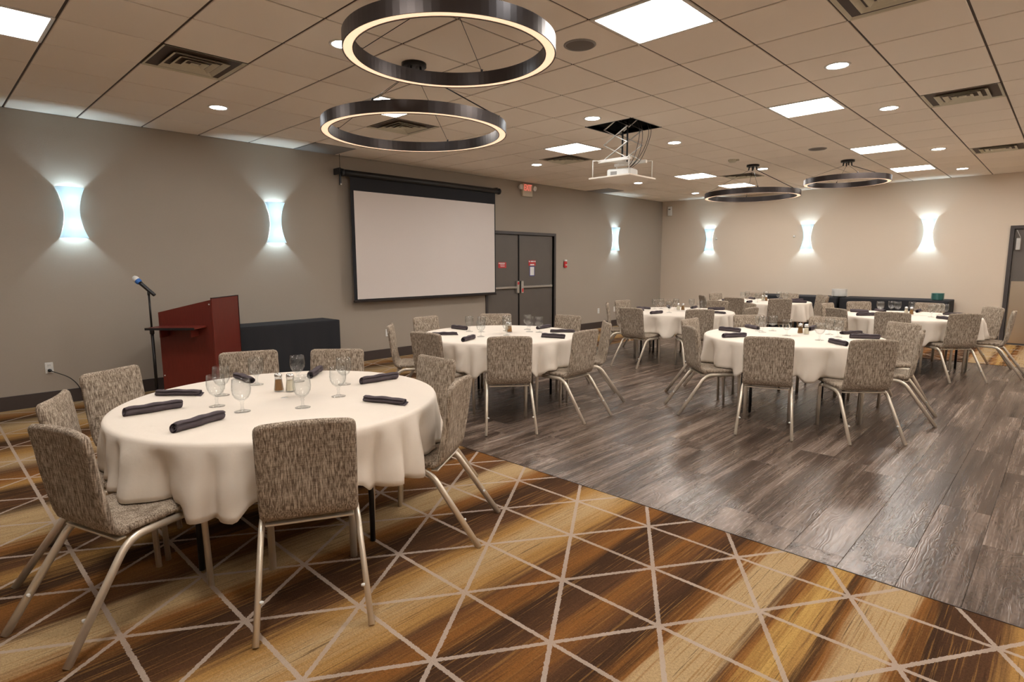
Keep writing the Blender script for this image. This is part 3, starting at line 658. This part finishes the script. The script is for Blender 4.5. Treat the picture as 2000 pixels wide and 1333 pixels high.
# ------------------------------------------------------------------ chair
def pad(profile, hw_, T, r, nu=9, nv=15, puff=.006, curve=0):
    """upholstered pad: swept along profile [(y,z)...] in the YZ plane, rounded corners radius r"""
    P = [Vector((0, y, z)) for y, z in profile]
    L = [0]
    for i in range(1, len(P)): L.append(L[-1]+(P[i]-P[i-1]).length)
    tot = L[-1]
    def at(s):
        s = max(0, min(tot, s))
        for i in range(1, len(P)):
            if s <= L[i]+1e-9:
                t_ = (s-L[i-1])/(L[i]-L[i-1]); p = P[i-1].lerp(P[i], t_)
                d0 = (P[i]-P[i-1]).normalized()
                da = ((P[i]-P[i-2]).normalized() if i > 1 else d0); db = ((P[i+1]-P[i-1]).normalized() if i+1 < len(P) else d0)
                d = da.lerp(db, t_).normalized(); return p, Vector((0, -d.z, d.y))
        return P[-1], Vector((0, 0, 1))
    def pos(u, v, e, wn):
        s = e+(tot-2*e)*v; dd = min(s-e, tot-e-s); rr = max(r-e, .004)
        H = hw_-e
        if dd < rr: H = H-rr+math.sqrt(max(0, rr*rr-(rr-dd)**2))
        p, nn = at(s)
        bow = curve*(u*u)*min(1, max(0, (v-.22)/.35))
        return p+Vector((u*H, 0, 0))+nn*(wn+bow)
    vv = [0, .015, .04, .08]+[.08+.84*k/(nv-7) for k in range(1, nv-7)]+[.92, .96, .985, 1]
    uu = [-1+2*k/(nu-1) for k in range(nu)]
    m = MB(); U, V = len(uu), len(vv)
    e = T*.38
    bd = [(i, 0) for i in range(U-1)]+[(U-1, j) for j in range(V-1)]+[(i, V-1) for i in range(U-1, 0, -1)]+[(0, j) for j in range(V-1, 0, -1)]
    g = {}
    vs = []
    for side in (1, -1):
        for j in range(V):
            for i in range(U):
                pf = puff*(1-uu[i]**2)*(1-(2*vv[j]-1)**4)
                g[(side, i, j)] = len(vs); vs.append(pos(uu[i], vv[j], e, side*(T/2+pf)))
    for q_, (ei, wn) in enumerate(((T*.10, .28*T), (0, 0), (T*.10, -.28*T))):
        for i, j in bd: g[('r', q_, i, j)] = len(vs); vs.append(pos(uu[i], vv[j], ei, wn))
    fs = []
    for j in range(V-1):
        for i in range(U-1):
            fs.append((g[(1, i, j)], g[(1, i+1, j)], g[(1, i+1, j+1)], g[(1, i, j+1)]))
            fs.append((g[(-1, i, j)], g[(-1, i, j+1)], g[(-1, i+1, j+1)], g[(-1, i+1, j)]))
    seq = [lambda i, j: g[(1, i, j)], lambda i, j: g[('r', 0, i, j)], lambda i, j: g[('r', 1, i, j)], lambda i, j: g[('r', 2, i, j)], lambda i, j: g[(-1, i, j)]]
    for a, b in zip(seq[:-1], seq[1:]):
        for k in range(len(bd)):
            p, q_ = bd[k], bd[(k+1) % len(bd)]
            fs.append((a(*p), b(*p), b(*q_), a(*q_)))
    return m.add(vs, fs, True)
def make_chair():
    t = thing('banquet_chair', 'x', 'chair')
    st_ = pad([(-.19, .437), (-.10, .436), (.0, .438), (.12, .442), (.19, .440), (.225, .428)], .208, .036, .032, puff=.005)
    st_.build('seat', MAT['fabric'], t)
    bk = pad([(-.135, .424), (-.185, .428), (-.214, .446), (-.228, .485), (-.233, .56), (-.240, .66), (-.254, .77), (-.270, .87)], .205, .034, .032, nv=19, puff=.004, curve=.018)
    bk.build('backrest', MAT['fabric'], t)
    MB().box(-.185, .185, -.205, -.165, .392, .401, .002).build('seat_rail', MAT['champ'], t)
    MB().box(-.185, .185, .10, .14, .398, .410, .002).build('front_rail', MAT['champ'], t)
    for s in (-1, 1):
        fl = MB().tube(bend([(s*.196, .185, 0), (s*.196, .172, .398), (s*.198, .10, .399)], .05, 6), .0175, .0130, 10, (0, 1, 0))
        fl.build('leg', MAT['champ'], t)
        rl = MB().tube(bend([(s*.198, .11, .399), (s*.202, -.165, .398), (s*.226, -.445, 0)], .075, 8), .0130, .0175, 10, (0, 0, 1))
        lg = rl.build('leg', MAT['champ'], t)
        MB().lathe([(.006, -.004), (.008, .004), (.005, .012)], 8, (0, 0, 0)).xf(Matrix.Translation((s*.206, -.36, .14)) @ Matrix.Rotation(-s*PI/2, 4, 'Y')).build('stacking_bumper', MAT['white'], lg)
    return t
chair0 = make_chair(); used = [False]
def place_chair(x, y, rz, label, group):
    if used[0]: return dup(chair0, (x, y, 0), rz, label, group)
    used[0] = True; chair0.location = (x, y, 0); chair0.rotation_euler = (0, 0, rz); chair0['label'] = label; chair0['group'] = group
    return chair0
# ------------------------------------------------------------------ tableware
def goblet():
    t = thing('water_goblet', 'x', 'glass')
    pr = [(.001, .004), (.012, .006), (.006, .016), (.0055, .030), (.0085, .036), (.0055, .042), (.012, .049), (.028, .062), (.037, .080), (.040, .100), (.0385, .122), (.036, .145), (.0345, .145), (.0368, .122), (.038, .100), (.035, .081), (.026, .065), (.010, .053), (.001, .051)]
    pr = [(a*1.2, b*1.2) for a, b in pr]
    MB().lathe(pr, 20, cap0=False, cap1=False).build('bowl', MAT['glass'], t)
    MB().lathe([(.001, 0), (.040, 0), (.041, .002), (.024, .006), (.001, .0095)], 20, cap0=False, cap1=False).build('foot', MAT['glass'], t)
    return t
def napkin(variant):
    rnd = random.Random(variant*7+2); m = MB()
    Ln = .262; fl = (1.0, 1.45, 1.15)[variant]; rr = (.028, .024, .026)[variant]
    prof = []
    turns = 2.4; n_ = 40
    for k in range(n_+1):
        th = 2*PI*turns*k/n_; rad = rr*(.28+.72*k/n_)
        prof.append((rad*math.cos(th)*fl, rad*math.sin(th)/fl**.5))
    tail = prof[-1]
    zmin = min(p[1] for p in prof)
    K = 12; rings = []
    for i in range(K+1):
        x = -Ln/2+Ln*i/K; sq = 1-.10*abs(2*i/K-1)**3+.05*math.sin(i*1.3+variant); sk = .004*math.sin(i*.9+variant*2)
        sh_ = (.012*(i/K-.5) if variant == 2 else 0)
        out = [(x+(.006*math.sin(k_*.35)), p[0]*sq+sk+sh_, (p[1]-zmin)*sq) for k_, p in enumerate(prof)]
        inn = [(q[0], sk+sh_+(q[1]-sk-sh_)*.93, rr*sq*.9+(q[2]-rr*sq*.9)*.93) for q in out]
        rings.append(out+inn[::-1])
    m.loft(rings, True, True, True)
    m.sm = [True]*len(m.sm)
    if variant == 1:   # loose folded flap on one end
        m.add([(Ln/2-.02, -.028, .004), (Ln/2+.018, -.030, .003), (Ln/2+.012, .020, .012), (Ln/2-.03, .026, .020), (Ln/2-.02, -.028, .001), (Ln/2+.018, -.030, .0), (Ln/2+.012, .020, .009), (Ln/2-.03, .026, .017)],
              [(0, 1, 2, 3), (7, 6, 5, 4), (0, 4, 5, 1), (1, 5, 6, 2), (2, 6, 7, 3), (3, 7, 4, 0)])
    me = m.mesh('napkin_roll'); me.materials.append(MAT['napkin']); return me
NAP = [napkin(k) for k in range(3)]
def shaker(kind):
    t = thing(kind+'_shaker', 'x', 'shaker')
    MB().lathe([(.001, .001), (.022, .001), (.0225, .004), (.0155, .066), (.0145, .066), (.021, .006), (.001, .006)], 8, cap0=False, cap1=False, smooth=False).build('body', MAT['glass'], t)
    MB().lathe([(.001, .007), (.020, .007), (.0148, .055), (.001, .056)], 8, cap0=False, cap1=False, smooth=False).build('contents', MAT[kind], t)
    MB().lathe([(.0165, .064), (.0172, .066), (.017, .078), (.012, .085), (.001, .087)], 16, cap1=False).build('cap', MAT['chrome'], t)
    for c_ in t.children: c_.data.transform(Matrix.Scale(1.32, 4))
    return t
g0 = goblet(); gu = {0: False}; sh0 = {'salt': shaker('salt'), 'pepper': shaker('pepper')}; su = {'salt': False, 'pepper': False}
def first_or_dup(o, flag, key, loc, rz, label, group):
    if not flag[key]:
        flag[key] = True; o.location = loc; o.rotation_euler = (0, 0, rz); o['label'] = label; o['group'] = group; return o
    return dup(o, loc, rz, label, group)
# ------------------------------------------------------------------ round tables
RT, ZT = .87, .745
def cloth(seed, chairs):
    rnd = random.Random(seed); N = 288; m = MB()
    K1, K2, p = rnd.choice((21, 22, 23, 24)), rnd.choice((10, 11, 12)), [rnd.random()*6.28 for _ in range(6)]
    def fold(th):
        a = .75+.3*math.sin(2*th+p[3])*math.sin(5*th+p[4])
        w_ = 2*abs(math.sin((K1//2*2)/2*th+.65*math.sin(3*th+p[0])+.4*math.sin(7*th+p[5])))**.75-1
        return a*.95*w_+.4*math.sin(K2*th+p[1]+math.sin(4*th+p[2]))-.35
    rings = []
    rings.append([(0.02*math.cos(2*PI*i/N), .02*math.sin(2*PI*i/N), ZT) for i in range(N)])
    for r in (.3, .6, .8, RT-.02): rings.append([(r*math.cos(2*PI*i/N), r*math.sin(2*PI*i/N), ZT) for i in range(N)])
    for dr, dz in ((-.008, -.001), (.002, -.006), (.008, -.018)):
        rings.append([((RT+dr)*math.cos(2*PI*i/N), (RT+dr)*math.sin(2*PI*i/N), ZT+dz) for i in range(N)])
    J = 11
    for j in range(1, J+1):
        s = j/J; ring = []
        for i in range(N):
            th = 2*PI*i/N
            da = min(abs((th-a+PI) % (2*PI)-PI) for a in chairs)*RT
            seat = min(1, max(0, (.30-da)/.07)); seat = seat*seat*(3-2*seat)
            F = fold(th); drop = .318-.058*seat+(.008*math.sin(3*th+seed)+.006*F)*(1-seat)
            z = ZT-.018-drop*s
            amp = .078*max(0, s-.07)**.6*(1-.2*seat*s)
            r = RT+.010+.030*s*(1-.5*seat)+amp*F+.005*s*math.sin(9*s+5*th)+.004*s*math.sin(53*th+4*s)
            ring.append((r*math.cos(th), r*math.sin(th), max(z, ZT-.018-drop)))
        rings.append(ring)
    m.loft(rings[::-1], False, False, True)
    return m
TABLES = {
 'A': dict(c=(-3.25, 1.455), nm='the lectern table', ch=[(-20, 1.05), (-71, 1.15), (-110, 1.06), (-149, 1.21), (167, 1.20), (135, 1.10), (86, 1.06), (38, 1.03)],
   face=[153, 108, 66, 30, -20, -44, -90, -148],
   ph=['opposite the lectern', 'on the side opposite the screen', 'opposite the wood-floor side', 'on the wall-outlet side', 'right before the lectern', 'on the screen side', 'on the wood-floor side', 'opposite the wall-outlet side'],
   nap=[(-106, .65, 90, 0), (-63, .62, 114, 0), (-142, .66, 43, 1), (177, .68, 0, 2), (138, .69, 138, 0), (89, .64, 89, 0), (31, .63, 27, 1)], napi=[2, 1, 3, 4, 5, 6, 7],
   gl=[(-.06, -.35), (-.32, -.23), (.16, -.30), (-.48, .04), (-.38, .27), (.31, -.04), (.21, .23), (-.07, .43)], gli=[2, 3, 1, 4, 5, 0, 7, 6], sh=[(-.18, .05, 'pepper'), (-.12, .095, 'salt')]),
 'B': dict(c=(-4.53, 4.51), nm='the table before the screen', ch=[(-41, 1.24), (-83, 1.14), (-130, 1.19), (-176, 1.22), (138, 1.14), (91, 1.22), (1, 1.15), (46, 1.18)],
   nap=[(-176, .64, 4, 0), (-123, .62, 50, 1), (-74, .66, 111, 0), (87, .70, 93, 2), (50, .70, 42, 1), (7, .70, 13, 0)], napi=[3, 2, 1, 5, 7, 6],
   gl=[(-.38, -.12), (.06, -.35), (-.25, -.05), (-.12, .22), (.18, -.08), (-.03, .48), (.14, .33), (.25, .37)], gli=[3, 1, 2, 4, 0, 5, 6, 7], sh=[(.02, .13, 'pepper'), (-.055, .17, 'salt')]),
 'C': dict(c=(-2.09, 6.43), nm='the middle wood-floor table', ch=[(-80, 1.26), (-42, 1.25), (-127, 1.14), (-175, 1.10), (133, 1.14), (89, 1.16), (50, 1.27), (11, 1.12)],
   face=[108, 132, 46, 0, -45, -84, -122, -172],
   nap=[(-176, .65, -8, 0), (-126, .66, 58, 0), (145, .70, 140, 2), (91, .72, 95, 0), (-36, .68, -38, 0), (55, .73, 66, 1), (21, .67, 30, 0)], napi=[3, 2, 4, 5, 1, 6, 7],
   gl=[(-.42, .21), (-.34, .10), (-.31, .32), (-.04, -.03), (.33, -.20), (.26, .38), (.39, .20)], gli=[3, 2, 4, 0, 1, 6, 7], sh=[(.01, .24, 'pepper'), (.08, .21, 'salt')]),
 'D': dict(c=(-4.55, 8.55), nm='the table by the exit doors', ch=[(-93, 1.24), (-146, 1.10), (172, 1.13), (128, 1.08), (-47, 1.20), (82, 1.14), (46, 1.18), (-4, 1.22)],
   nap=[(176, .64, 176, 1), (-88, .68, 85, 0), (94, .70, 94, 2), (56, .70, 48, 0), (0, .68, -15, 1), (130, .68, 125, 0), (-140, .66, -140, 0)], napi=[2, 0, 5, 6, 7, 3, 1],
   gl=[(-.46, .10), (-.42, .24), (.06, -.36), (-.21, .36), (.02, .46), (.30, .32), (.40, -.02)], gli=[2, 1, 0, 3, 5, 6, 7], sh=[(-.06, .16, 'salt'), (.01, .18, 'pepper')]),
 'E': dict(c=(-1.69, 10.06), nm='the table by the plated door', ch=[(-88, 1.19), (-48, 1.12), (133, 1.22), (86, 1.20), (40, 1.17), (0, 1.17), (171, 1.12), (-126, 1.16)],
   nap=[(173, .64, 173, 0), (-131, .64, 45, 0), (130, .70, 130, 1), (88, .70, 88, 0), (-40, .66, -40, 2), (15, .70, 15, 0), (45, .68, 45, 1)], napi=[6, 7, 2, 3, 1, 5, 4],
   gl=[(-.40, .24), (-.36, .10), (-.28, .40), (-.02, .42), (.31, -.16), (.34, .28), (.42, .14), (-.18, .30)], gli=[2, 6, 3, 4, 1, 5, 0, 7], sh=[(-.04, .14, 'salt'), (.03, .11, 'pepper')]),
 'F': dict(c=(-4.44, 11.88), nm='the table before the plate stack', ch=[(-56, 1.20), (-96, 1.12), (166, 1.15), (-138, 1.20), (119, 1.10), (82, 1.04), (45, 1.18), (10, 1.12)],
   nap=[(130, .66, 130, 2), (-90, .69, 92, 0), (-5, .70, 20, 0), (48, .70, 55, 0), (85, .70, 85, 1), (170, .68, 170, 0), (-138, .68, -138, 0)], napi=[4, 1, 7, 6, 5, 2, 3],
   gl=[(.05, -.42), (-.40, .20), (-.10, .40), (.16, .40), (.36, .20), (-.36, -.14)], gli=[1, 2, 4, 5, 6, 3], sh=[(.04, .05, 'pepper'), (-.03, .06, 'salt')]),
}
def side(a):
    k = round(a/45) % 8
    return ['on its open-floor side', 'on its plated-door side', 'on its beige-wall side', 'on its far-corner side', 'on its grey-wall side', 'on its lectern side', 'on its striped-carpet side', 'opposite the far corner'][k]
def round_table(nm):
    t = thing('round_table', 'round folding table with black legs under the cloth of '+nm, 'table', group='round banquet tables')
    MB().lathe([(.001, .710), (RT-.035, .710), (RT-.025, .714), (RT-.025, .736), (RT-.035, .741), (.001, .741)], 48, cap0=False, cap1=False).build('tabletop', MAT['white'], t)
    for sx_ in (-1, 1):
        for sy_ in (-1, 1):
            MB().tube(bend([(sx_*.46, sy_*.42, 0), (sx_*.46, sy_*.42, .40), (sx_*.46, sy_*.18, .62), (sx_*.46, sy_*.15, .706)], .14, 7), .0145, n=10).build('leg', MAT['blackmetal'], t)
        MB().tube([(sx_*.46, -.15, .67), (sx_*.46, .15, .67)], .010, n=8).build('leg_brace', MAT['blackmetal'], t)
    return t
rt0 = None
for ti, (key, T) in enumerate(TABLES.items()):
    cx, cy = T['c']; nm = T['nm']
    def clear(q):      # how far the table legs stay from every chair's footprint
        best = 9
        for i, (a, r) in enumerate(T['ch']):
            th = math.radians(a); fa = math.radians(T['face'][i]) if 'face' in T else th+PI
            ox, oy = r*math.cos(th)+.27*math.cos(fa), r*math.sin(th)+.27*math.sin(fa)
            for b in (42.4, -42.4, 137.6, -137.6):
                lx, ly = .623*math.cos(math.radians(q+b))-ox, .623*math.sin(math.radians(q+b))-oy
                v_ = lx*math.cos(fa)+ly*math.sin(fa); u_ = abs(-lx*math.sin(fa)+ly*math.cos(fa))
                best = min(best, max(u_-.24, v_-.235, -.46-v_))
        return best
    rz = math.radians(max(range(-45, 135), key=clear))
    if rt0 is None: rt0 = round_table(nm); rt = rt0
    else: rt = dup(rt0, label='round folding table with black legs under the cloth of '+nm)
    rt.location = (cx, cy, 0); rt.rotation_euler = (0, 0, rz)
    chs = []                # where the hem meets each chair's centre line
    for i, (a, r) in enumerate(T['ch']):
        th = math.radians(a); fa = math.radians(T['face'][i]) if 'face' in T else th+PI
        px_, py_ = r*math.cos(th), r*math.sin(th); v_ = 0
        while math.hypot(px_+v_*math.cos(fa), py_+v_*math.sin(fa)) > .90 and v_ < .5: v_ += .01
        chs.append(math.atan2(py_+v_*math.sin(fa), px_+v_*math.cos(fa)))
    o = cloth(11+ti*5, chs).build('tablecloth', MAT['linen']); o.location = (cx, cy, 0)
    md = o.modifiers.new('thickness', 'SOLIDIFY'); md.thickness = .002; md.offset = -1
    tag(o, 'ivory round tablecloth hanging in folds on '+nm, 'tablecloth', 'ivory round tablecloths')
    ph = T.get('ph') or [side(a) for a, r in T['ch']]
    for i, (a, r) in enumerate(T['ch']):
        th = math.radians(a); fa = math.radians(T['face'][i]) if 'face' in T else th+PI
        # back top sits at radius r; chair origin is 0.27 m ahead of it along its facing
        bx, by = cx+r*math.cos(th), cy+r*math.sin(th)
        place_chair(bx+.27*math.cos(fa), by+.27*math.sin(fa), fa-PI/2, 'taupe tweed banquet chair at '+nm+', '+ph[i], 'chairs at '+nm)
    for q, ((a, r, dr, v), i) in enumerate(zip(T['nap'], T['napi'])):
        th = math.radians(a); o = obj('napkin_roll', NAP[v], None); o.location = (cx+r*math.cos(th), cy+r*math.sin(th), ZT+.001)
        o.rotation_euler = (0, 0, math.radians(dr+random.uniform(-4, 4)))
        tag(o, 'dark plum rolled napkin on '+nm+', '+ph[i], 'napkin', 'rolled napkins on '+nm)
    for (gx_, gy_), i in zip(T['gl'], T['gli']):
        first_or_dup(g0, gu, 0, (cx+gx_, cy+gy_, ZT+.001), random.random()*6, 'clear stemmed goblet on '+nm+', '+ph[i], 'goblets on '+nm)
    for sx_, sy_, kd in T['sh']:
        first_or_dup(sh0[kd], su, kd, (cx+sx_, cy+sy_, ZT+.001), .3, ('brown pepper' if kd == 'pepper' else 'pale salt')+' shaker with chrome cap on '+nm, 'shakers on the tables')
